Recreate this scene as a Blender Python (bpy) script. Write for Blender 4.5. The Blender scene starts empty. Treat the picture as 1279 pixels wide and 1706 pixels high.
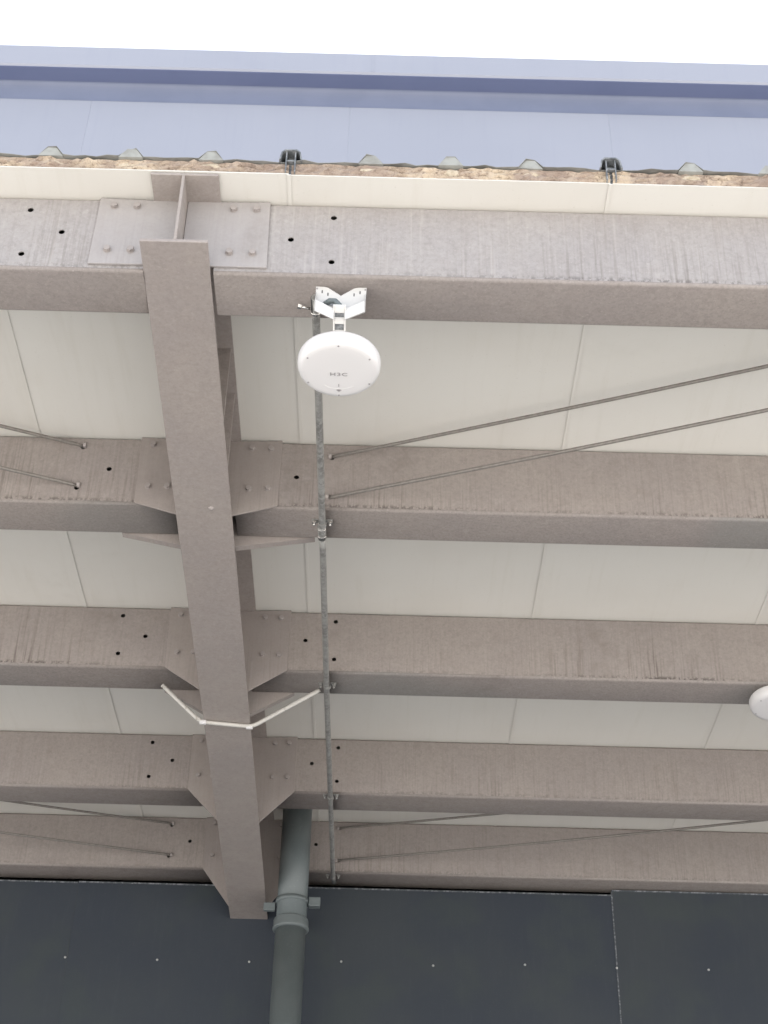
import bpy, bmesh, math, random
from mathutils import Matrix, Vector
random.seed(7)
S = bpy.context.scene
R = math.radians

# ------------------------------------------------------------------ camera
PITCH, ROLL, YAW, FPX = 0.66406, 0.0256, 0.00036, 2599.04
CAMZ = 1.6
cam_d = bpy.data.cameras.new('camera'); cam = bpy.data.objects.new('camera', cam_d)
S.collection.objects.link(cam); S.camera = cam
fw = Vector((math.sin(YAW)*math.cos(PITCH), math.cos(YAW)*math.cos(PITCH), math.sin(PITCH)))
r0 = fw.cross(Vector((0, 0, 1))).normalized(); u0 = r0.cross(fw)
rt = math.cos(ROLL)*r0 + math.sin(ROLL)*u0
upv = -math.sin(ROLL)*r0 + math.cos(ROLL)*u0
cam.matrix_world = Matrix(((rt.x, upv.x, -fw.x, 0), (rt.y, upv.y, -fw.y, 0), (rt.z, upv.z, -fw.z, CAMZ), (0, 0, 0, 1)))
cam_d.sensor_fit = 'VERTICAL'; cam_d.sensor_height = 36.0
cam_d.lens = 36.0*FPX/1706.0
cam_d.clip_start = 0.05; cam_d.clip_end = 2000

# ------------------------------------------------------------------ light
SUN_EL, SUN_AZ = R(78), R(15)          # azimuth clockwise from +Y: high behind the building, hidden by its roof
W = bpy.data.worlds.new('World'); S.world = W; W.use_nodes = True
nt = W.node_tree; nt.nodes.clear()
sky = nt.nodes.new('ShaderNodeTexSky'); sky.sky_type = 'NISHITA'; sky.sun_disc = False
sky.sun_elevation = SUN_EL; sky.sun_rotation = SUN_AZ
sky.air_density = 1.0; sky.dust_density = 1.0; sky.ozone_density = 1.0
hs = nt.nodes.new('ShaderNodeHueSaturation'); hs.inputs['Saturation'].default_value = 0.42
bg = nt.nodes.new('ShaderNodeBackground'); bg.inputs['Strength'].default_value = 0.15
wo = nt.nodes.new('ShaderNodeOutputWorld')
nt.links.new(sky.outputs[0], hs.inputs['Color']); nt.links.new(hs.outputs[0], bg.inputs[0]); nt.links.new(bg.outputs[0], wo.inputs[0])
sd = bpy.data.lights.new('sun', 'SUN'); sd.energy = 4.5; sd.angle = R(1); sd.color = (1.0, 0.96, 0.9)
so = bpy.data.objects.new('sun', sd); S.collection.objects.link(so)
sv = Vector((math.sin(SUN_AZ)*math.cos(SUN_EL), math.cos(SUN_AZ)*math.cos(SUN_EL), math.sin(SUN_EL)))
so.rotation_euler = sv.to_track_quat('Z', 'Y').to_euler(); so.location = (0, -5, 12)
S.view_settings.view_transform = 'Standard'; S.view_settings.look = 'None'
S.view_settings.gamma = 1.0; S.view_settings.use_curve_mapping = False
S.view_settings.exposure = 1.30

# ------------------------------------------------------------------ canopy frame
SL = R(3.0)                              # the canopy rises 3 degrees towards the wall
ORG = Vector((0, 3.17081, 3.80336 + CAMZ))
TS = Vector((0, math.cos(SL), math.sin(SL))); UN = Vector((0, -math.sin(SL), math.cos(SL)))
def CP(x, u, v): return ORG + Vector((x, 0, 0)) + u*TS + v*UN
CROT = (SL, 0, 0)
US = [0.1248, 1.3630, 2.6012, 3.8394, 4.8652]   # front faces of the five purlin rows
PH, PW = 0.31, 0.196
XA, XB = -0.318 - 5, -0.318 + 6          # canopy ends
YW = 8.17                                # face of the building wall
def bc(u): return -0.650 - 0.0070*u      # centre line of the main beam
def bd(u): return -(0.300 + 0.0490*u)    # underside of its bottom flange

# ------------------------------------------------------------------ materials
def N(nt, t, **k):
    n = nt.nodes.new(t)
    for a, b in k.items(): setattr(n, a, b)
    return n
class MT:
    """small node helper"""
    def __init__(s, name, rough=0.5, metal=0.0, spec=0.5):
        s.m = bpy.data.materials.new(name); s.m.use_nodes = True
        s.t = s.m.node_tree; s.b = s.t.nodes['Principled BSDF']
        s.b.inputs['Roughness'].default_value = rough; s.b.inputs['Metallic'].default_value = metal
        s.b.inputs['Specular IOR Level'].default_value = spec
        s.tc = N(s.t, 'ShaderNodeTexCoord'); s.oi = N(s.t, 'ShaderNodeObjectInfo')
        ad = N(s.t, 'ShaderNodeVectorMath', operation='ADD')
        mu = N(s.t, 'ShaderNodeMath', operation='MULTIPLY'); mu.inputs[1].default_value = 37.0
        s.t.links.new(s.oi.outputs['Random'], mu.inputs[0])
        s.t.links.new(s.tc.outputs['Object'], ad.inputs[0]); s.t.links.new(mu.outputs[0], ad.inputs[1])
        s.co = ad.outputs[0]; s.raw = s.tc.outputs['Object']
    def noise(s, scale, detail=3, rough=.55, st=(1, 1, 1), raw=False):
        mp = N(s.t, 'ShaderNodeMapping'); mp.inputs['Scale'].default_value = st
        s.t.links.new(s.raw if raw else s.co, mp.inputs[0])
        n = N(s.t, 'ShaderNodeTexNoise'); n.inputs['Scale'].default_value = scale
        n.inputs['Detail'].default_value = detail; n.inputs['Roughness'].default_value = rough
        s.t.links.new(mp.outputs[0], n.inputs['Vector']); return n.outputs[0]
    def rng(s, v, a, b, c=0.0, d=1.0):
        n = N(s.t, 'ShaderNodeMapRange', interpolation_type='SMOOTHSTEP'); s.t.links.new(v, n.inputs[0])
        for i, q in enumerate((a, b, c, d)): n.inputs[i+1].default_value = q
        return n.outputs[0]
    def mul(s, a, b, op='MULTIPLY'):
        n = N(s.t, 'ShaderNodeMath', operation=op)
        for i, q in enumerate((a, b)):
            if isinstance(q, (int, float)): n.inputs[i].default_value = q
            else: s.t.links.new(q, n.inputs[i])
        return n.outputs[0]
    def mix(s, f, a, b, mode='MIX'):
        n = N(s.t, 'ShaderNodeMix', data_type='RGBA', blend_type=mode)
        for i, q in ((0, f), (6, a), (7, b)):
            if isinstance(q, (int, float)): n.inputs[i].default_value = q
            elif isinstance(q, tuple): n.inputs[i].default_value = (*q, 1)
            else: s.t.links.new(q, n.inputs[i])
        return n.outputs[2]
    def axis(s, k):
        n = N(s.t, 'ShaderNodeSeparateXYZ'); s.t.links.new(s.raw, n.inputs[0]); return n.outputs[k]
    def color(s, c):
        if isinstance(c, tuple): s.b.inputs['Base Color'].default_value = (*c, 1)
        else: s.t.links.new(c, s.b.inputs['Base Color'])
    def bump(s, h, strength=.2, dist=.002):
        n = N(s.t, 'ShaderNodeBump'); n.inputs['Strength'].default_value = strength; n.inputs['Distance'].default_value = dist
        s.t.links.new(h, n.inputs['Height']); s.t.links.new(n.outputs[0], s.b.inputs['Normal'])
    def roughmap(s, v, a, b): s.t.links.new(s.rng(v, 0.3, 0.7, a, b), s.b.inputs['Roughness'])

STEEL = (0.326, 0.288, 0.266)
def steel(name, streak=0.0, speck=0.35, base=STEEL, edge=0.0, grey=0.0, lightst=.45):
    k = MT(name, .55)
    big = k.noise(2.2, 4); fine = k.noise(95, 4, .7); mid = k.noise(14, 4, .6)
    c = k.mix(k.rng(big, .35, .65, 0, .7), base, tuple(q*f for q, f in zip(base, (.90, .90, .93))))
    c = k.mix(k.rng(mid, .4, .75, 0, .35), c, tuple(q*f for q, f in zip(base, (.86, .84, .82))))
    if speck > .28:
        ms = k.noise(48, 3, .65)
        c = k.mix(k.mul(k.rng(ms, .46, .66), .30), c, tuple(q*.70 for q in base))
        c = k.mix(k.mul(k.rng(k.noise(52, 3, .65), .52, .70), .22), c, tuple(q*1.28 for q in base))
    if grey:
        gp = k.noise(.9, 2, .5)
        c = k.mix(k.mul(k.rng(gp, .48, .62), grey), c, (.225, .225, .215))
    c = k.mix(k.mul(k.rng(fine, .42, .72), speck), c, tuple(q*.62 for q in base))
    c = k.mix(k.mul(k.rng(k.noise(140, 2, .6), .60, .75), speck*.7), c, tuple(min(1, q*1.5) for q in base))
    sm = k.mul(k.rng(k.noise(1.7, 5, .68), .56, .74), k.rng(k.noise(30, 4, .7), .3, .6, .35, 1))
    c = k.mix(k.mul(sm, .38), c, (.15, .125, .11))
    if streak:
        z = k.axis(2)
        low = k.rng(z, .0, .26, 1, .30)
        patch = k.rng(k.noise(1.0, 2, .5), .36, .60, .25, 1)
        st = k.noise(105, 3, .6, (1, .03, .030)); st2 = k.noise(30, 4, .6, (1, .05, .05)); st4 = k.noise(8, 3, .6, (1, .05, .12))
        amt = k.mul(k.mul(k.rng(st, .47, .68), low), k.rng(st4, .32, .60, .3, 1))
        c = k.mix(k.mul(k.mul(amt, patch), streak), c, (.115, .092, .08))
        c = k.mix(k.mul(k.mul(k.rng(st2, .54, .76), patch), streak*.55), c, (.17, .14, .12))
        st3 = k.noise(60, 3, .6, (1, .05, .03))
        c = k.mix(k.mul(k.rng(st3, .54, .74), streak*lightst), c, (.50, .465, .44))
        if edge:
            band = k.rng(z, .004, .021, 1, 0)
            dots = k.rng(k.noise(70, 3, .65, (1, .02, .7)), .47, .58)
            c = k.mix(k.mul(k.mul(k.mul(band, dots), patch), edge), c, (.055, .045, .04))
    k.color(c); k.bump(k.mul(fine, mid, 'ADD'), .25, .0012); k.roughmap(mid, .45, .68)
    return k.m
M = {}
M['web_a'] = steel('painted_steel_web_pale', streak=.42, edge=.5, lightst=.6, base=(.345, .322, .314))  # front row web: paler, more neutral base and paler streaks
M['web_b'] = steel('painted_steel_web_streaked', streak=.8, edge=.75, lightst=.10)
M['web_c'] = steel('painted_steel_web_sheltered', streak=.38, edge=.3, lightst=.18)
M['flange'] = steel('painted_steel_flange', speck=.5)
M['flange_g'] = steel('painted_steel_flange_weathered', speck=.6, grey=.6)
M['beam'] = steel('painted_steel_beam', streak=0, speck=.3, base=(.345, .305, .282))
M['plate_a'] = steel('painted_steel_plate_pale', streak=.16, speck=.16, base=(.36, .336, .328))  # front row plates: paler, more neutral base
M['plate'] = steel('painted_steel_plate', streak=.18, speck=.2)
M['boltp'] = steel('painted_bolt', speck=.2, base=(.345, .31, .292))

k = MT('galvanised', .45, .25); a = k.noise(55, 4, .7); b = k.noise(9, 3)
k.color(k.mix(k.rng(a, .4, .65), k.mix(k.rng(b, .4, .6), (.30, .295, .28), (.20, .195, .185)), (.38, .375, .36))); k.roughmap(a, .35, .6); M['galv'] = k.m
k = MT('bright_zinc', .25, .9); k.color((.75, .73, .7)); M['zinc'] = k.m
k = MT('dull_screw', .45, .5); k.color((.48, .48, .48)); M['screwm'] = k.m
k = MT('rod_steel', .5, .3); a = k.noise(70, 3, .6)
k.color(k.mix(k.rng(a, .4, .65), (.24, .22, .20), (.20, .182, .165))); M['rod'] = k.m
k = MT('cream_panel', .42, 0, .4); a = k.noise(1.6, 4, .55); b = k.noise(26, 4, .6, (1, .06, 1)); d = k.noise(120, 2)
c = k.mix(k.rng(a, .35, .7, 0, .8), (.665, .648, .606), (.635, .612, .566))
c = k.mix(k.mul(k.rng(b, .5, .75), .16), c, (.52, .49, .42)); c = k.mix(k.mul(k.rng(d, .66, .76), .25), c, (.45, .42, .36))
sm = k.mul(k.rng(k.noise(.9, 5, .7), .55, .75), k.rng(k.noise(14, 4, .7), .35, .65, .3, 1)); c = k.mix(k.mul(sm, .22), c, (.40, .37, .31))
k.color(c); k.bump(k.noise(3, 2), .08, .004); M['cream'] = k.m
k = MT('roof_sheet', .45, .2); a = k.noise(12, 4); k.color(k.mix(k.rng(a, .4, .65), (.30, .30, .285), (.20, .195, .18))); M['sheet'] = k.m
k = MT('rib_closure', .7); a = k.noise(25, 4); k.color(k.mix(k.rng(a, .35, .7), (.33, .335, .315), (.24, .238, .22))); M['closure'] = k.m
k = MT('dark_clip', .5, .3); a = k.noise(60, 4); k.color(k.mix(k.rng(a, .4, .65), (.15, .16, .17), (.30, .31, .32))); M['clip'] = k.m
k = MT('rock_wool', .95, 0, .1); a = k.noise(11, 5, .7); b = k.noise(70, 4, .75); d = k.noise(4, 3)
c = k.mix(k.rng(a, .38, .62), (.40, .315, .255), (.60, .50, .385)); c = k.mix(k.rng(b, .5, .72), c, (.17, .125, .10))
c = k.mix(k.mul(k.rng(d, .42, .62), .65), c, (.31, .245, .215)); k.color(c); k.bump(k.mul(a, b, 'ADD'), .9, .01); M['wool'] = k.m
k = MT('yellow_foam', .95, 0, .1); a = k.noise(40, 5, .7); k.color(k.mix(k.rng(a, .4, .65), (.56, .49, .39), (.40, .335, .25))); k.bump(a, .8, .006); M['foam'] = k.m
k = MT('dark_wall_paint', .5, 0, .35); a = k.noise(1.4, 5, .6); b = k.noise(38, 4, .6, (1, 1, .12)); d = k.noise(210, 3)
c = k.mix(k.rng(a, .35, .68), (.038, .046, .060), (.046, .054, .063)); c = k.mix(k.mul(k.rng(b, .5, .8), .16), c, (.075, .084, .092))
c = k.mix(k.mul(k.rng(k.noise(3.1, 3), .5, .7), .35), c, (.055, .068, .064)); c = k.mix(k.mul(k.rng(d, .6, .75), .3), c, (.10, .11, .12)); k.color(c); k.bump(k.noise(2, 3), .12, .006); M['dark'] = k.m
k = MT('scuffed_edge', .6); a = k.noise(45, 4, .7); k.color(k.mix(k.rng(a, .45, .62), (.07, .08, .09), (.24, .25, .27))); M['scuff'] = k.m
k = MT('black_gap', .9, 0, .1); k.color((.012, .012, .012)); M['black'] = k.m
k = MT('lavender_wall_paint', .45, 0, .4); a = k.noise(.8, 4); b = k.noise(20, 4, .6, (1, 1, .05))
c = k.mix(k.rng(a, .35, .68), (.315, .330, .390), (.302, .318, .378)); c = k.mix(k.mul(k.rng(b, .5, .75), .18), c, (.27, .29, .36)); k.color(c); M['lav'] = k.m
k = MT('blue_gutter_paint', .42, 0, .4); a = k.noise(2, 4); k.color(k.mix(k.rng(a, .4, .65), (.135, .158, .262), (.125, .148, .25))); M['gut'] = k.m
k = MT('eave_shade_paint', .45, 0, .4); a = k.noise(3, 4); k.color(k.mix(k.rng(a, .4, .65), (.172, .194, .275), (.16, .182, .26))); M['eave_shade'] = k.m  # eave shadow put into the colour of an added strip
k = MT('grey_green_pvc', .42, 0, .4); a = k.noise(5, 4); b = k.noise(80, 3)
c = k.mix(k.rng(a, .35, .68), (.150, .172, .176), (.126, .148, .152)); c = k.mix(k.mul(k.rng(b, .55, .75), .3), c, (.22, .24, .235)); k.color(c); M['pvc'] = k.m
k = MT('white_plastic', .35, 0, .5); k.color((.70, .685, .685)); M['white'] = k.m
k = MT('white_metal', .4, 0, .5); a = k.noise(30, 3); k.color(k.mix(k.rng(a, .5, .7, 0, .25), (.60, .59, .575), (.52, .51, .49))); M['whitem'] = k.m
k = MT('white_conduit', .4, 0, .4); a = k.noise(40, 4, .7); k.color(k.mix(k.rng(a, .55, .68), (.54, .52, .485), (.34, .315, .28))); M['wcond'] = k.m
k = MT('grey_print', .5); k.color((.30, .285, .29)); M['print'] = k.m
k = MT('black_rubber', .6); k.color((.025, .027, .028)); M['rubber'] = k.m
k = MT('concrete_ground', .85, 0, .2); a = k.noise(.7, 5, .6); b = k.noise(25, 4, .7)
c = k.mix(k.rng(a, .35, .68), (.56, .545, .52), (.52, .505, .48)); c = k.mix(k.mul(k.rng(b, .5, .75), .4), c, (.36, .35, .33)); k.color(c); M['ground'] = k.m

# ------------------------------------------------------------------ mesh helpers
col = S.collection
class MB:
    def __init__(s): s.bm = bmesh.new()
    def box(s, a, b):
        x0, y0, z0 = a; x1, y1, z1 = b
        v = [s.bm.verts.new(p) for p in ((x0,y0,z0),(x1,y0,z0),(x1,y1,z0),(x0,y1,z0),(x0,y0,z1),(x1,y0,z1),(x1,y1,z1),(x0,y1,z1))]
        for f in ((0,3,2,1),(4,5,6,7),(0,1,5,4),(1,2,6,5),(2,3,7,6),(3,0,4,7)): s.bm.faces.new([v[i] for i in f])
        return s
    def hexa(s, lo, hi):                 # two quads of points
        v = [s.bm.verts.new(p) for p in list(lo)+list(hi)]
        n = len(lo)
        s.bm.faces.new(v[:n][::-1]); s.bm.faces.new(v[n:])
        for i in range(n): s.bm.faces.new((v[i], v[(i+1)%n], v[n+(i+1)%n], v[n+i]))
        return s
    def prism(s, poly, y0, y1):          # poly in (x,z), extruded along y
        return s.hexa([(x, y0, z) for x, z in poly], [(x, y1, z) for x, z in poly])
    def tube(s, pts, r, n=12, cap=True, smooth=True):
        pts = [Vector(p) for p in pts]; rings = []
        ref = None
        for i, p in enumerate(pts):
            d = (pts[min(i+1, len(pts)-1)] - pts[max(i-1, 0)]).normalized()
            if ref is None: ref = Vector((0, 0, 1)) if abs(d.z) < .9 else Vector((1, 0, 0))
            a = d.cross(ref).normalized(); b = d.cross(a).normalized(); ref = a.cross(d)
            rr = r[i] if isinstance(r, (list, tuple)) else r
            rings.append([s.bm.verts.new(p + rr*(math.cos(t)*a + math.sin(t)*b)) for t in [2*math.pi*j/n for j in range(n)]])
        for A, B in zip(rings, rings[1:]):
            for j in range(n):
                f = s.bm.faces.new((A[j], A[(j+1)%n], B[(j+1)%n], B[j])); f.smooth = smooth
        if cap: s.bm.faces.new(rings[0][::-1]); s.bm.faces.new(rings[-1])
        return s
    def lathe(s, prof, n=64, c=(0, 0), smooth=True):   # prof (r,z)
        rings = []
        for r, z in prof:
            if r < 1e-6: rings.append([s.bm.verts.new((c[0], c[1], z))])
            else: rings.append([s.bm.verts.new((c[0]+r*math.cos(2*math.pi*j/n), c[1]+r*math.sin(2*math.pi*j/n), z)) for j in range(n)])
        for A, B in zip(rings, rings[1:]):
            for j in range(n):
                q = [A[j % len(A)], A[(j+1) % len(A)], B[(j+1) % len(B)], B[j % len(B)]]
                u = []
                for w in q:
                    if w not in u: u.append(w)
                if len(u) > 2:
                    f = s.bm.faces.new(u); f.smooth = smooth
        return s
    def build(s, name, mat, parent=None, loc=None, rot=None, bevel=0.0, seg=2):
        bmesh.ops.recalc_face_normals(s.bm, faces=s.bm.faces[:])
        me = bpy.data.meshes.new(name); s.bm.to_mesh(me); s.bm.free()
        me.materials.append(mat)
        o = bpy.data.objects.new(name, me); col.objects.link(o)
        if parent: o.parent = parent
        if loc is not None: o.location = loc
        if rot is not None: o.rotation_euler = rot
        if bevel:
            m = o.modifiers.new('bevel', 'BEVEL'); m.width = bevel; m.segments = seg; m.limit_method = 'ANGLE'
        return o
def tag(o, label=None, cat=None, group=None, kind=None):
    if label: o['label'] = label
    if cat: o['category'] = cat
    if group: o['group'] = group
    if kind: o['kind'] = kind
    return o
def thing(name, loc, label, cat, group=None, rot=CROT):
    o = bpy.data.objects.new(name, None); col.objects.link(o); o.empty_display_size = .1
    o.location = loc; o.rotation_euler = rot
    return tag(o, label, cat, group)
def inst(src, name, parent, loc, rot=None):
    o = bpy.data.objects.new(name, src.data); col.objects.link(o); o.parent = parent; o.location = loc
    if rot is not None: o.rotation_euler = rot
    for m in src.modifiers:
        n = o.modifiers.new(m.name, m.type)
        if m.type == 'BEVEL': n.width = m.width; n.segments = m.segments; n.limit_method = m.limit_method
    return o
def holed_plate(name, w, h, holes, r, th, mat, parent, loc):
    """flat plate in x/z with real round holes, front at y=0, thickness th"""
    cu = bpy.data.curves.new(name, 'CURVE'); cu.dimensions = '2D'; cu.fill_mode = 'BOTH'; cu.extrude = th/2
    def spl(pts):
        sp = cu.splines.new('POLY'); sp.points.add(len(pts)-1); sp.use_cyclic_u = True
        for p, (x, y) in zip(sp.points, pts): p.co = (x, y, 0, 1)
    spl([(0, 0), (w, 0), (w, h), (0, h)])
    for (x, z) in holes: spl([(x+r*math.cos(2*math.pi*j/20), z+r*math.sin(2*math.pi*j/20)) for j in range(20)])
    t = bpy.data.objects.new('tmp', cu); col.objects.link(t)
    dg = bpy.context.evaluated_depsgraph_get()
    me = bpy.data.meshes.new_from_object(t.evaluated_get(dg)); bpy.data.objects.remove(t); bpy.data.curves.remove(cu)
    me.transform(Matrix(((1, 0, 0, 0), (0, 0, -1, th/2), (0, 1, 0, 0), (0, 0, 0, 1))))
    me.name = name; me.materials.clear(); me.materials.append(mat)
    for p in me.polygons: p.use_smooth = False
    o = bpy.data.objects.new(name, me); col.objects.link(o); o.parent = parent; o.location = loc
    return o

# ------------------------------------------------------------------ ground
g = MB(); g.box((-300, -300, -.4), (300, 300, 0)); tag(g.build('ground', M['ground']), kind='structure')

# ------------------------------------------------------------------ the building behind the canopy
bld = thing('factory_building', (0, YW, 0), 'tall building with dark lower wall, pale blue upper wall and eaves gutter', 'building', rot=(0, 0, 0))
m = MB(); m.box((-12.5, .24, 0), (12.0, 12, 10.84+CAMZ)); m.build('core', M['black'], bld)
WS = [-10.60, -7.62, -4.64, -1.653, 1.330, 4.31, 7.29, 10.27]
TOPS = [3.715, 3.73, 3.712, 3.716, 3.745, 3.73, 3.74]
screw_src = None
for i in range(7):
    a, b = WS[i], WS[i+1]
    top = TOPS[i] + CAMZ
    wp = MB().box((a+.0005, 0, 0), (b-.0005, .07, top)).build('wall_panel', M['dark'], bld, bevel=.0008)
    MB().box((a+.004, -.0022, top-.006), (b-.004, .004, top+.0015)).build('top_trim', M['scuff'], wp)
    if i == 4: MB().box((a-.003, -.0025, 0), (a+.004, .006, top-.012)).build('joint_sealant', M['scuff'], wp)
    if i in (1, 2, 3, 5, 6): MB().box((a-.003, -.0008, 0), (a+.003, .004, top-.012)).build('joint_cover', M['dark'], wp)
    xs = [x for x in [-1.662+.4985*n for n in range(-18, 25)] if a+.0 < x+.006 <= b]
    for x in xs:
        z = 3.268+.016*(x+1.66)/3.5*2.2 + CAMZ + random.uniform(-.008, .008)
        z = min(z, 3.31+CAMZ)
        if screw_src is None:
            screw_src = MB().lathe([(0, -.005), (.004, -.0042), (.0062, -.002), (.0068, .001)], 12).build('screw', M['screwm'], wp, (x, -.0015, z), (R(-90), 0, 0))
            screw_src.data.transform(Matrix.Identity(4))
        else: inst(screw_src, 'screw', wp, (x, -.0015, z), (R(-90), 0, 0))
US_ = [-2.526 + 2.159*n for n in range(-4, 6)]
for a, b in zip(US_, US_[1:]):
    MB().box((a+.002, .03, 5.85), (b-.002, .10, 10.888+CAMZ)).build('upper_wall_panel', M['lav'], bld, bevel=.004)
    MB().box((a-.0035, .0318, 5.85), (a+.0035, .11, 10.88+CAMZ)).build('wall_joint', M['lav'], bld)
gt = MB()
gp = [(.09, 10.892), (-.165, 10.892), (-.18, 10.907), (-.18, 11.150), (-.165, 11.158), (.09, 11.158)]
gt.bm.faces.ensure_lookup_table()
gt.hexa([(-11.2, y, z+CAMZ) for y, z in gp], [(11.0, y, z+CAMZ) for y, z in gp])
gu = gt.build('eaves_gutter', M['lav'], bld)
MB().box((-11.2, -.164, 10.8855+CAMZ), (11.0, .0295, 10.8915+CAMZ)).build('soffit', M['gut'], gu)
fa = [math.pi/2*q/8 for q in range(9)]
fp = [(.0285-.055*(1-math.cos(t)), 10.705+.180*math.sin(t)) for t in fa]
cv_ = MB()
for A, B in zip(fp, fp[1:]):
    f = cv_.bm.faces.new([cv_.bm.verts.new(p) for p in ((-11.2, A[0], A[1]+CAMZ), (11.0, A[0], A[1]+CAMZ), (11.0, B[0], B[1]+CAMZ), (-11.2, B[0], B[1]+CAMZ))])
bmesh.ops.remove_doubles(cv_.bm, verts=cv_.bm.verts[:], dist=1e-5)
cv_.build('eave_shade_strip', M['eave_shade'], gu)  # added dark curved strip, stands in for the gutter's shadow on the wall
for x in (-5.2, -.2, 4.8): MB().box((x, -.1825, 10.91+CAMZ), (x+.03, -.1802, 11.145+CAMZ)).build('gutter_joint', M['lav'], gu)

# ------------------------------------------------------------------ canopy roof: sandwich panels one metre wide
roof = thing('canopy_roof', CP(0, 0, 0), 'cream sandwich panel canopy roof with broken insulation along its front edge', 'roof')
PT = .0575
DEP = 5.02
def rib(xc, w0=.078, w1=.028, h=.034): return [(xc-w0/2, PT), (xc-w1/2, PT+h), (xc+w1/2, PT+h), (xc+w0/2, PT)]
for n in range(-5, 6):
    a = -0.318 + n
    e = random.uniform(-.004, .004)
    p = MB()
    p.box((a+.0035, .004+e, 0), (a+.9965, DEP, .004))
    p.box((a+.9915, .004+e, -.0035), (a+1.0035, DEP, -.0005))       # lap tongue of the lower sheet
    lo = p.build('roof_panel', M['cream'], roof)
    # insulation core, its front face torn and uneven
    w = MB(); nx, nz = 60, 7; grid = []
    for i in range(nx+1):
        colv = []
        for j in range(nz+1):
            x = a+.004+.992*i/nx; z = .0045+(PT-.008)*j/nz
            d = .006*math.sin(x*41+n)+random.uniform(-.008, .008)+.006*math.sin(x*13.7+2.1*j)
            if j in (0, nz): d = abs(d)*.6
            if j == nz: z -= max(0, .012*math.sin(x*9+n*2)*random.random())
            colv.append(w.bm.verts.new((x, .006+d*.8, z)))
        grid.append(colv)
    for i in range(nx):
        for j in range(nz): w.bm.faces.new((grid[i][j], grid[i+1][j], grid[i+1][j+1], grid[i][j+1]))
    w.box((a+.004, .030, .0045), (a+.996, DEP, PT-.004))
    w.build('insulation', M['wool'], lo)
    # top sheet with ribs (the rib at the seam belongs to the clip)
    t = MB(); prof = [(a, PT)]
    for q in (1, 2, 3): prof += rib(a+.25*q)
    prof += [(a+1, PT)]
    nu = 12
    fr = []
    for i, (x, z) in enumerate(prof): fr.append((x, z))
    # subdivide the flats a little so the front lip can be dented
    P2 = []
    for (x0, z0), (x1, z1) in zip(fr, fr[1:]):
        ns = 5 if abs(z0-z1) < 1e-6 and abs(x1-x0) > .1 else 1
        for q in range(ns): P2.append((x0+(x1-x0)*q/ns, z0+(z1-z0)*q/ns))
    P2.append(fr[-1])
    ya = [(-.002+random.uniform(-.006, .006), random.uniform(-.0045, .002) if abs(z-PT) < 1e-6 else 0) for x, z in P2]
    for q in range(len(P2)-1):
        A, B = P2[q], P2[q+1]
        vs = []
        for tt in (0, .0018):
            vs += [t.bm.verts.new((A[0], ya[q][0], A[1]+ya[q][1]+tt)), t.bm.verts.new((B[0], ya[q+1][0], B[1]+ya[q+1][1]+tt)),
                   t.bm.verts.new((B[0], DEP, B[1]+tt)), t.bm.verts.new((A[0], DEP, A[1]+tt))]
        t.bm.faces.new(vs[:4][::-1]); t.bm.faces.new(vs[4:])
        t.bm.faces.new((vs[0], vs[1], vs[5], vs[4]))
    t.build('top_sheet', M['sheet'], lo)
    for q in (1, 2, 3):
        f = MB(); xc = a+.25*q
        pl = [(xc-.036, PT-.022), (xc-.0385, PT-.003), (xc-.0138, PT+.0332), (xc+.0138, PT+.0332), (xc+.0385, PT-.003), (xc+.036, PT-.022)]
        if random.random() < .99:
            r1 = random.uniform(-.006, .002)
            f.prism(pl[1:5], r1, r1+.4); 
        f.build('rib_closure', M['closure'], lo)
        f = MB(); f.bm.free(); f.bm = bmesh.new()
        bmesh.ops.create_icosphere(f.bm, subdivisions=3, radius=1)
        for v in f.bm.verts:
            k1 = 1+random.uniform(-.12, .12)
            v.co = Vector((xc+v.co.x*.040*k1, .020+v.co.y*.016*k1, PT-.022+v.co.z*.017*k1))
        f.build('foam_plug', M['foam'], lo)
    # seam clip: dark folded cap over the joint plus its foot between two panels
    c = MB()
    cp = [(-.036, PT-.004), (-.030, PT+.030), (-.018, PT+.042), (.018, PT+.042), (.030, PT+.030), (.036, PT-.004), (.031, PT-.004), (.026, PT+.028), (.016, PT+.037), (-.016, PT+.037), (-.026, PT+.028), (-.031, PT-.004)]
    c.bm.faces.ensure_lookup_table()
    for q in range(5):
        A, B, C, D = cp[q], cp[q+1], cp[10-q], cp[11-q]
        c.prism([(a+A[0], A[1]), (a+B[0], B[1]), (a+C[0], C[1]), (a+D[0], D[1])], -.012, DEP)
    c.build('seam_cap', M['clip'], lo)
    c = MB()
    c.box((a-.016, -.006, .006), (a-.012, .05, PT+.036)); c.box((a+.012, -.006, .006), (a+.016, .05, PT+.036))
    c.box((a-.012, -.006, PT-.006), (a+.012, .05, PT-.002)); c.box((a-.012, .012, .006), (a+.012, .016, PT-.006))
    c.box((a-.014, .02, PT), (a+.014, .03, PT+.034))
    c.build('seam_clip', M['clip'], lo)
m = MB(); m.box((XA, DEP-.05, PT+.05), (XB, DEP+.02, PT+.20)); m.build('wall_flashing', M['lav'], roof)

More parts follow.
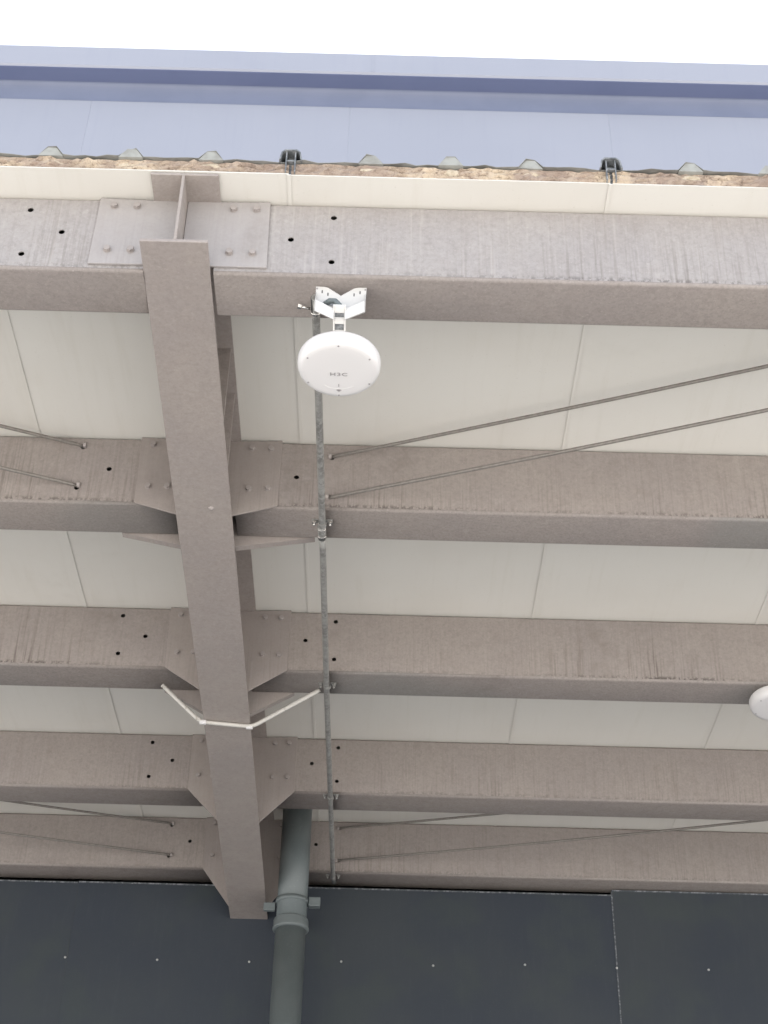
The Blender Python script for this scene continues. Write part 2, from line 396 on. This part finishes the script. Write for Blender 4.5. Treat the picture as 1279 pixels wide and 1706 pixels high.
# ------------------------------------------------------------------ purlins (box sections), five rows either side of the beam
HR = [(.0, -.05), (-.130, -.146), (.0, -.240)]
ROWN = ['first purlin row, at the front edge', 'second purlin row from the front edge', 'third purlin row from the front edge',
        'fourth purlin row from the front edge', 'fifth purlin row, against the dark wall']
RR = .011
def purlin(row, side):
    u = US[row]
    if side > 0: x0, x1 = bc(u)+(.112 if row == 0 else .107), XB-.02
    else: x0, x1 = XA+.02, bc(u)-(.1032 if row == 0 else .107)
    zb = CP(x0, u, -PH)
    sd = 'right' if side > 0 else 'left'
    extra = {0: ', brightly lit', 1: ', streaked', 2: ', streaked', 3: '', 4: ', shaded'}[row]
    t = thing('purlin', zb, 'grey brown steel purlin, %s, %s of the main beam' % (ROWN[row], sd), 'purlin', 'steel purlins under the canopy')
    L = x1-x0
    hx = -.20 if side > 0 else -1.147
    sgn = 1 if side > 0 else -1
    holes = []
    for (dx, v) in HR:
        dxx = dx if side > 0 else -dx*.85
        holes.append((hx+dxx-x0+(.02 if row == 0 and side > 0 else 0)+(.012 if row == 0 and side < 0 else 0), PH+v+random.uniform(-.004, .004)-(.018 if row == 1 and side > 0 else .008 if row == 0 else 0)))
    holed_plate('web', L, PH-2*RR, [(x, z-RR) for x, z in holes], .0098, .004, M['web_a' if row == 0 else 'web_c' if row > 2 else 'web_b'], t, (0, 0, RR))
    # the folded flanges and the back of the section
    path = [(0, RR)] + [(RR-RR*math.cos(q), RR-RR*math.sin(q)) for q in [math.pi/8*i for i in range(1, 5)]]
    path += [(PW-RR, 0)] + [(PW-RR+RR*math.sin(q), RR-RR*math.cos(q)) for q in [math.pi/8*i for i in range(1, 5)]]
    path += [(PW, PH-RR), (PW-RR, PH-.0005), (RR, PH-.0005), (0, PH-RR)]
    b = MB(); v0 = [b.bm.verts.new((0, y, z)) for y, z in path]; v1 = [b.bm.verts.new((L, y, z)) for y, z in path]
    for i in range(len(path)-1):
        f = b.bm.faces.new((v0[i], v1[i], v1[i+1], v0[i+1])); f.smooth = i < 10
    b.bm.faces.new(v0[::-1]); b.bm.faces.new(v1)
    b.build('folded_section', M['flange_g' if row in (1, 2) else 'flange'], t)
    return t
for row in range(5):
    for side in (-1, 1): purlin(row, side)

# ------------------------------------------------------------------ main cantilever beam
LB = (YW - ORG.y)/math.cos(SL) - .0
beam = thing('cantilever_beam', CP(bc(0), 0, bd(0)), 'tapered grey brown steel beam running from the dark wall to the front edge', 'beam')
bo = Vector((bc(0), 0, bd(0)))
def L(x, u, v): return (x-bo.x, u-bo.y, v-bo.z)
UE = 5.075
def strip(name, half, va, vb, ua=0.004, ub=UE, mat='beam', parent=beam, dx=0, n=1):
    m = MB()
    m.hexa([L(bc(ua)-half+dx, ua, va(ua)), L(bc(ua)+half+dx, ua, va(ua)), L(bc(ub)+half+dx, ub, va(ub)), L(bc(ub)-half+dx, ub, va(ub))],
           [L(bc(ua)-half+dx, ua, vb(ua)), L(bc(ua)+half+dx, ua, vb(ua)), L(bc(ub)+half+dx, ub, vb(ub)), L(bc(ub)-half+dx, ub, vb(ub))])
    return m.build(name, M[mat], parent, bevel=.0015)
strip('bottom_flange', .1025, lambda u: bd(u), lambda u: bd(u)+.012)
TOPX = .006
strip('top_flange', .1055, lambda u: -.0125, lambda u: -.0025, dx=TOPX)
strip('web', .0045, lambda u: bd(u)+.0123, lambda u: -.0128, dx=.003)
for u in (.816, 1.065):
    for s in (-1, 1):
        m = MB(); xa, xb = bc(u)+s*.008, bc(u)+s*.099+.004
        m.hexa([L(xa, u, -.013), L(xb, u, -.013), L(xb, u, bd(u)+.013), L(xa, u, bd(u)+.013)],
               [L(xa, u+.008, -.013), L(xb, u+.008, -.013), L(xb, u+.008, bd(u)+.013), L(xa, u+.008, bd(u)+.013)])
        m.build('web_stiffener', M['beam'], beam, bevel=.001)
# a weld blob seen on the underside of the flange
m = MB(); m.lathe([(0, -.007), (.006, -.006), (.010, -.002), (.012, .001)], 14)
ub = 1.30; m.build('bolt', M['boltp'], beam, L(bc(ub)+.030, ub, bd(ub)))
# gusset plates front and back of every purlin row, with hexagon bolts
bolt_src = None
def hexbolt(parent, p):
    global bolt_src
    if bolt_src is None:
        b = MB(); b.tube([(0, 0, 0), (0, -.002, 0)], .0128, 16, smooth=False); b.tube([(0, -.002, 0), (0, -.0125, 0)], .0112, 6, smooth=False)
        bolt_src = b.build('bolt', M['boltp'], parent, p, bevel=.0012)
        bolt_src.rotation_euler = (0, random.uniform(0, 1), 0); return bolt_src
    return inst(bolt_src, 'bolt', parent, p, (random.uniform(-.05, .05), random.uniform(0, 1), random.uniform(-.05, .05)))
for row in range(5):
    u = US[row]; c = bc(u); low = bd(u)+.0125
    for s in (-1, 1):
        xo = c + s*.268; xf = c + s*.101; xw = c + .003 + s*.006
        if row == 0: poly = [(xw, -.0135), (xo, -.006), (xo+s*.006, -.288), (xw, -.2865)]
        else: poly = [(xw, -.0135), (xo, -.002), (xo-s*.002, -.306), (xf, low-.0), (xw, low)]
        m = MB(); m.hexa([L(x, u-.0085, v) for x, v in poly], [L(x, u-.0012, v) for x, v in poly])
        gp_ = m.build('gusset_plate', M['plate_a' if row == 0 else 'plate'], beam, bevel=.001)
        for bx in (.155, .227):
            for bv in (-.042, -.231):
                hexbolt(gp_, L(c+s*bx+(.006 if s < 0 else 0), u-.0086, bv+random.uniform(-.003, .003)))
        if 0 < row < 3:                    # rear plate with a bent lower edge
            ur = u+PW+.0025; xo2 = c + s*(.335 if row == 1 and s < 0 else .40 if row == 1 else .29)
            poly = [(xw, -.0135), (c+s*.2, -.0135), (c+s*.2, -.25), (xo2, -.296), (xo2, -.304), (xf, low), (xw, low)]
            m = MB(); m.hexa([L(x, ur, v) for x, v in poly], [L(x, ur+.006, v) for x, v in poly])
            rp = m.build('rear_gusset', M['plate'], beam)
            m = MB()
            m.hexa([L(xo2, ur+.0062, -.304), L(xf, ur+.0062, low), L(xf, ur+.030, low), L(xo2, ur+.030, -.304)],
                   [L(xo2, ur+.0062, -.299), L(xf, ur+.0062, low+.005), L(xf, ur+.030, low+.005), L(xo2, ur+.030, -.299)])
            m.build('bent_edge', M['plate'], rp)

# ------------------------------------------------------------------ tie rods
def rod(p0, p1, label):
    o = CP(*p0); t = thing('tie_rod', o, label, 'tie rod', 'tie rods between the purlins')
    d = Vector(p1)-Vector(p0)
    n = 14
    pts = [d*(i/n) + Vector((0, 0, -.012*math.sin(math.pi*i/n))) for i in range(n+1)]
    e = Vector((-.028 if d.x > 0 else .028, .016, 0))
    MB().tube([e]+pts, .0068, 8).build('rod', M['rod'], t)
    dd = d.normalized()
    b = MB(); b.tube([dd*.0-Vector((dd.x*.024, -.004, 0)), -Vector((dd.x*.036, -.004, 0))], .0115, 6, smooth=False); b.build('nut', M['boltp'], t)
    return t
rod((-.180, 1.352, -.068), (2.46, .325, -.053), 'upper of the two steel tie rods right of the pole, behind the front purlin')
rod((-.184, 1.352, -.258), (2.46, .325, -.243), 'lower of the two steel tie rods right of the pole, behind the front purlin')
rod((-1.168, 1.352, -.046), (-3.80, .325, -.046), 'upper tie rod left of the beam, ending at the second purlin row')
rod((-1.168, 1.352, -.231), (-3.80, .325, -.231), 'lower tie rod left of the beam, ending at the second purlin row')
rod((-.180, 4.855, -.046), (2.42, 4.04, -.046), 'upper tie rod right of the pole in the bay above the dark wall')
rod((-.184, 4.855, -.238), (2.42, 4.04, -.238), 'lower tie rod right of the pole in the bay above the dark wall')
rod((-1.168, 4.855, -.044), (-3.80, 4.04, -.044), 'upper tie rod left of the beam in the bay above the dark wall')
rod((-1.160, 4.855, -.230), (-3.80, 4.04, -.230), 'lower tie rod left of the beam in the bay above the dark wall')

# ------------------------------------------------------------------ metal conduit under the purlins
cx = -.228
cv = -.326
cd_ = thing('metal_conduit', CP(cx, .27, cv), 'thin galvanised steel conduit running under the purlins to the access point', 'conduit')
def lc(x, u, v): return (x-cx, u-.27, v-cv)
pts = [lc(cx+.0012*math.sin(u*2.1), u, cv-.004*abs(math.sin(u*2.5))) for u in [.20+.12*i for i in range(11)]]
MB().tube(pts+[lc(cx, 1.46, cv)], .0128, 14).build('pipe', M['galv'], cd_)
MB().tube([lc(cx-.001, 1.52, cv)]+[lc(cx-.001+.0016*math.sin(u*1.7), u, cv-.003*abs(math.sin(u*2.5))) for u in [1.6+.17*i for i in range(20)]]+[lc(cx+.004, 4.96, cv)], .0128, 14).build('pipe', M['galv'], cd_)
MB().tube([lc(cx-.002, 1.448, cv), lc(cx-.002, 1.53, cv)], .0158, 16).build('coupling', M['galv'], cd_)
for u in (1.462, 1.508): MB().tube([lc(cx-.002, u-.004, cv), lc(cx-.002, u+.004, cv)], .0178, 16).build('coupling_ring', M['zinc'], cd_)
MB().tube([lc(cx, .205, cv), lc(cx, .262, cv)], .0142, 16).build('rubber_sleeve', M['rubber'], cd_)
MB().tube([lc(cx, .262, cv), lc(cx, .272, cv)], .0175, 16).build('hose_clamp', M['zinc'], cd_)
MB().tube([lc(cx-.018, .255, cv), lc(cx-.045, .245, cv-.002)], .0045, 8).tube([lc(cx-.045, .245, cv-.002), lc(cx-.056, .241, cv-.002)], .009, 6, smooth=False).build('clamp_screw', M['zinc'], cd_)
MB().tube([lc(cx+.018, .250, cv), lc(cx+.034, .262, cv+.002), lc(cx+.040, .282, cv)], .005, 8).build('clamp_tail', M['rod'], cd_)
for u in (1.434, 2.692, 3.843, 4.886):
    uu = u
    s = MB()
    ang = [math.pi*i/10 for i in range(11)]
    for i in range(10):
        pa, pb = ang[i], ang[i+1]
        ro, ri = .0165, .0135
        q = lambda r, t: (-r*math.cos(t), -r*math.sin(t))
        s.prism([q(ri, pa), q(ro, pa), q(ro, pb), q(ri, pb)], -.010, .010)
    s.box((-.040, -.010, .0110), (-.0137, .010, .0138)); s.box((.0137, -.010, .0110), (.040, .010, .0138))
    s.build('saddle', M['galv'], cd_, lc(cx, uu, cv))
    for sx in (-1, 1):
        MB().tube([(0, 0, 0), (0, 0, -.010)], .0085, 6, smooth=False).tube([(0, 0, -.010), (0, 0, -.020)], .0045, 8).build('clamp_bolt', M['zinc'] if u < 2 else M['galv'], cd_, lc(cx+sx*.030, uu, cv+.0108))

# ------------------------------------------------------------------ white conduit bent round the beam
def arcpath(ps, r=.05, n=5):
    ps = [Vector(p) for p in ps]; out = [ps[0]]
    for a, b, c in zip(ps, ps[1:], ps[2:]):
        d0 = (a-b).normalized(); d1 = (c-b).normalized()
        A = b+d0*r; C = b+d1*r
        for i in range(n+1):
            t = i/n; out.append((1-t)**2*A+2*t*(1-t)*b+t*t*C)
    out.append(ps[-1]); return out
w0 = Vector((-.958, 2.725, -.322))
wc = thing('white_conduit', CP(*w0), 'thin white plastic conduit bent around the underside of the main beam', 'conduit')
wp_ = [Vector(p)-w0 for p in ((-.958, 2.725, -.322), (-.786, 2.823, bd(2.83)-.0105), (-.558, 2.855, bd(2.85)-.0105), (-.262, 2.735, -.322))]
MB().tube(arcpath(wp_, .03), .0092, 12).build('pipe', M['wcond'], wc)
for i in (1, 2):
    e = .012 if i == 1 else -.012
    MB().tube([wp_[i]+Vector((-.014+e, 0, -.001)), wp_[i]+Vector((.014+e, 0, -.001))], .0112, 12).build('elbow_sleeve', M['white'], wc)

# ------------------------------------------------------------------ downpipe
px, pu = -.432, 4.64
pb = CP(px, pu, -.3)
dp = thing('downpipe', (px, pb.y, 0), 'grey green plastic rainwater downpipe beside the beam on the dark wall', 'downpipe', rot=(0, 0, 0))
ztop = CP(px, pu, -.004).z
zc_ = CP(px, 4.57, -.70).z; zr_ = CP(px, 4.57, -.575).z
MB().tube([(0, 0, 0), (0, 0, zc_)], .0805, 40).build('pipe', M['pvc'], dp)
MB().tube([(0, 0, zc_+.01), (0, 0, ztop)], .0805, 40).build('upper_pipe', M['pvc'], dp)
c = MB(); c.lathe([(.081, -.035), (.0925, -.034), (.0955, -.029), (.0955, -.020), (.0925, -.014), (.0925, .018), (.0905, .024), (.083, .030), (.081, .031)], 48)
c.build('coupling', M['pvc'], dp, (0, 0, zc_))
c = MB(); c.lathe([(.0815, -.012), (.0885, -.012), (.0885, .012), (.0815, .012)], 48)
cl = c.build('pipe_clip', M['pvc'], dp, (0, 0, zr_))
MB().box((.088, -.03, -.028), (.150, .012, .022)).build('lug', M['pvc'], cl, bevel=.004)
MB().box((-.150, -.02, -.055), (-.088, .004, -.010)).build('lug', M['pvc'], cl, bevel=.004)
MB().box((-.02, .08, -.02), (.02, YW-pb.y-.001, .02)).build('wall_bracket', M['galv'], cl)

# ------------------------------------------------------------------ access points
AR = .1275
def ap_body(t, h=.052):
    prof = [(0, 0), (.070, .0), (.100, .0008), (.112, .0022), (.1185, .0055), (.1235, .0115), (.1262, .020), (AR, .030), (AR, h-.008), (.1245, h-.002), (.12, h), (0, h)]
    b = MB().lathe(prof, 96).build('housing', M['white'], t)
    for i in range(6):
        a = R(90+60*i)
        MB().lathe([(0, -.0016), (.0028, -.0014), (.0034, .001)], 10).build('screw_cap', M['print'], b, (.1085*math.cos(a), .1085*math.sin(a), .0018))
    return b
def text(t, s, size, loc, name):
    cu = bpy.data.curves.new(name, 'FONT'); cu.body = s; cu.size = size; cu.extrude = .0004; cu.align_x = 'CENTER'; cu.align_y = 'CENTER'; cu.space_character = 1.15
    o = bpy.data.objects.new('tmp', cu); col.objects.link(o)
    me = bpy.data.meshes.new_from_object(o.evaluated_get(bpy.context.evaluated_depsgraph_get()))
    bpy.data.objects.remove(o); bpy.data.curves.remove(cu)
    me.transform(Matrix.Diagonal((1.35, 1, 1, 1)))
    me.materials.clear(); me.materials.append(M['print']); me.name = name
    o = bpy.data.objects.new(name, me); col.objects.link(o); o.parent = t; o.location = loc; o.rotation_euler = (math.pi, 0, 0)
    return o
ax, au, av = -.148, .288, -.550
ap = thing('access_point', CP(ax, au, av), 'round white wireless access point hanging from a bracket under the front purlin', 'access point', rot=(0, 0, 0))
hb = ap_body(ap)
lg = text(hb, 'H3C', .0195, (0, .013, -.0010), 'logo')
MB().box((-.0011, .056, -.0012), (.0011, .068, .0004)).build('status_light', M['print'], hb)
m = MB()
for r in (.004, .0075, .011):
    for i in range(6):
        t0, t1 = R(50+80*i/6), R(50+80*(i+1)/6)
        f = lambda rr, t: (rr*math.cos(t), -rr*math.sin(t)+.0)
        A = [f(r, t0), f(r+.0016, t0), f(r+.0016, t1), f(r, t1)]
        m.hexa([(x, .093+y, -.0010) for x, y in A], [(x, .093+y, .0012) for x, y in A])
m.build('signal_mark', M['print'], hb)
m = MB()
for i in range(24):
    t0, t1 = R(55+70*i/24), R(55+70*(i+1)/24)
    A = [(.078*math.cos(t), .078*math.sin(t)) for t in (t0, t1)]; B = [(.0795*math.cos(t), .0795*math.sin(t)) for t in (t1, t0)]
    m.hexa([(x, y, -.0006) for x, y in A+B], [(x, y, .0009) for x, y in A+B])
m.build('embossed_arc', M['white'], hb)
def A(x, u, v):
    p = CP(x, u, v)-CP(ax, au, av); return (p.x, p.y, p.z)
def sheet(pts, th, name, mat, parent, bevel=.0008):
    """thin plate from a polygon of (x,u,v), thickened along its normal"""
    P = [Vector(A(*p)) for p in pts]
    n = (P[1]-P[0]).cross(P[2]-P[0]).normalized()
    m = MB(); m.hexa([p-n*th/2 for p in P], [p+n*th/2 for p in P]); return m.build(name, mat, parent, bevel=bevel)
# toothed back plate of the bracket (V edge upwards)
ub_ = .165
xl, xr, xm = -.2225, -.0735, -.1475
top = [(xl-.003, -.316), (xl+.022, -.3165), (xl+.034, -.3195)]
nt_ = 9
vtop = []
x0_, x1_ = xl+.036, xm
for i in range(nt_):
    xa = x0_+(x1_-x0_)*i/nt_; xb = x0_+(x1_-x0_)*(i+.5)/nt_; xc_ = x0_+(x1_-x0_)*(i+1)/nt_
    va = -.321-.031*i/nt_
    vtop += [(xa, va), (xb, va), (xb, va-.0036), (xc_, va-.0036)]
left = top+vtop
right = [(2*xm-x, v) for x, v in left][::-1]
poly = left+[(xm, -.357)]+right
low = [(xr, -.372), (xr, -.418), (xm+.018, -.447), (xm-.018, -.447), (xl, -.418), (xl, -.372)]
m = MB()
pp = [Vector(A(x, ub_, v)) for x, v in poly+low]
# build as strips between the top outline and the lower outline
def lowv(x):
    t = min(abs(x-xm), xm-xl)
    return -.447 if t < .018 else -.447+.029*(t-.018)/(xm-xl-.018)
seq = poly
vf = []
for d in (0, .0025):
    vf.append(([m.bm.verts.new(A(x, ub_+d, v)) for x, v in seq], [m.bm.verts.new(A(min(max(x, xl), xr), ub_+d, lowv(x))) for x, v in seq]))
for i in range(len(seq)-1):
    for d in (0, 1):
        q = [vf[d][0][i], vf[d][0][i+1], vf[d][1][i+1], vf[d][1][i]]
        if (q[2].co-q[3].co).length < 1e-6: q = q[:3]
        m.bm.faces.new(q)
    m.bm.faces.new((vf[0][0][i], vf[0][0][i+1], vf[1][0][i+1], vf[1][0][i]))
brk = m.build('bracket_plate', M['whitem'], ap)
uf = .118
for s in (-1, 1):
    X = lambda d: xm+s*d
    sheet([(X(.0735), uf, -.414), (X(.0735), uf, -.459), (X(.017), uf, -.491), (X(.017), uf, -.449)], .0025, 'front_wing', M['whitem'], brk)
    sheet([(X(.0750), ub_, -.340), (X(.0750), uf+.001, -.414), (X(.0750), uf+.001, -.459), (X(.0750), ub_, -.418)], .0022, 'side_plate', M['whitem'], brk)
    sheet([(X(.0735), uf+.002, -.457), (X(.0735), ub_-.001, -.417), (X(.018), ub_-.001, -.446), (X(.018), uf+.002, -.489)], .002, 'base_plate', M['whitem'], brk)
    for dx, vv, h in ((.040, -.342, .011), (.058, -.332, .011)):
        sheet([(X(dx-.0014), ub_-.0010, vv), (X(dx+.0014), ub_-.0010, vv), (X(dx+.0014), ub_-.0006, vv-h), (X(dx-.0014), ub_-.0006, vv-h)], .0012, 'slot', M['rubber'], brk, 0)
    sheet([(X(.0715), ub_-.0006, -.322), (X(.0765), ub_-.0006, -.322), (X(.0765), ub_-.0006, -.328), (X(.0715), ub_-.0006, -.328)], .0012, 'ear_hole', M['print'], brk, 0)
m = MB(); m.tube([A(-.195, .158, -.395), A(-.180, .150, -.388), A(-.163, .145, -.393), A(-.150, .142, -.412), A(-.146, .142, -.44)], .009, 10); m.build('cable', M['pvc'], brk)
# arm with two windows
arm = MB()
ua0, va0, ua1, va1 = .111, -.445, .205, -.507
def AA(x, t, off=0): 
    return A(x, ua0+(ua1-ua0)*t, va0+(va1-va0)*t - off)
ah = .0190
for t0, t1, xa, xb in ((-.07, 1.03, -ah, -ah+.0045), (-.07, 1.03, ah-.0045, ah)):
    arm.hexa([AA(xm+xa, t0, .002), AA(xm+xb, t0, .002), AA(xm+xb, t1, .002), AA(xm+xa, t1, .002)], [AA(xm+xa, t0, .010), AA(xm+xb, t0, .010), AA(xm+xb, t1, .010), AA(xm+xa, t1, .010)])
for t0, t1 in ((-.07, .12), (.27, .42), (.62, 1.03)):
    xa, xb = -ah+.0047, ah-.0047
    arm.hexa([AA(xm+xa, t0, .0025), AA(xm+xb, t0, .0025), AA(xm+xb, t1, .0025), AA(xm+xa, t1, .0025)], [AA(xm+xa, t0, .0095), AA(xm+xb, t0, .0095), AA(xm+xb, t1, .0095), AA(xm+xa, t1, .0095)])
aa = arm.build('arm', M['whitem'], ap, bevel=.001)
m = MB(); m.hexa([AA(xm-.013, .08, -.006), AA(xm+.013, .08, -.006), AA(xm+.013, .9, -.006), AA(xm-.013, .9, -.006)], [AA(xm-.013, .08, -.003), AA(xm+.013, .08, -.003), AA(xm+.013, .9, -.003), AA(xm-.013, .9, -.003)])
m.build('arm_back', M['clip'], aa)

a2 = thing('access_point', CP(1.745, 2.65, -.400), 'white round access point fixed under the third purlin, cut by the right picture edge', 'access point', rot=(0, 0, 0))
ap_body(a2)
MB().box((-.05, -.05, .052), (.05, .05, .083)).build('mount', M['whitem'], a2)
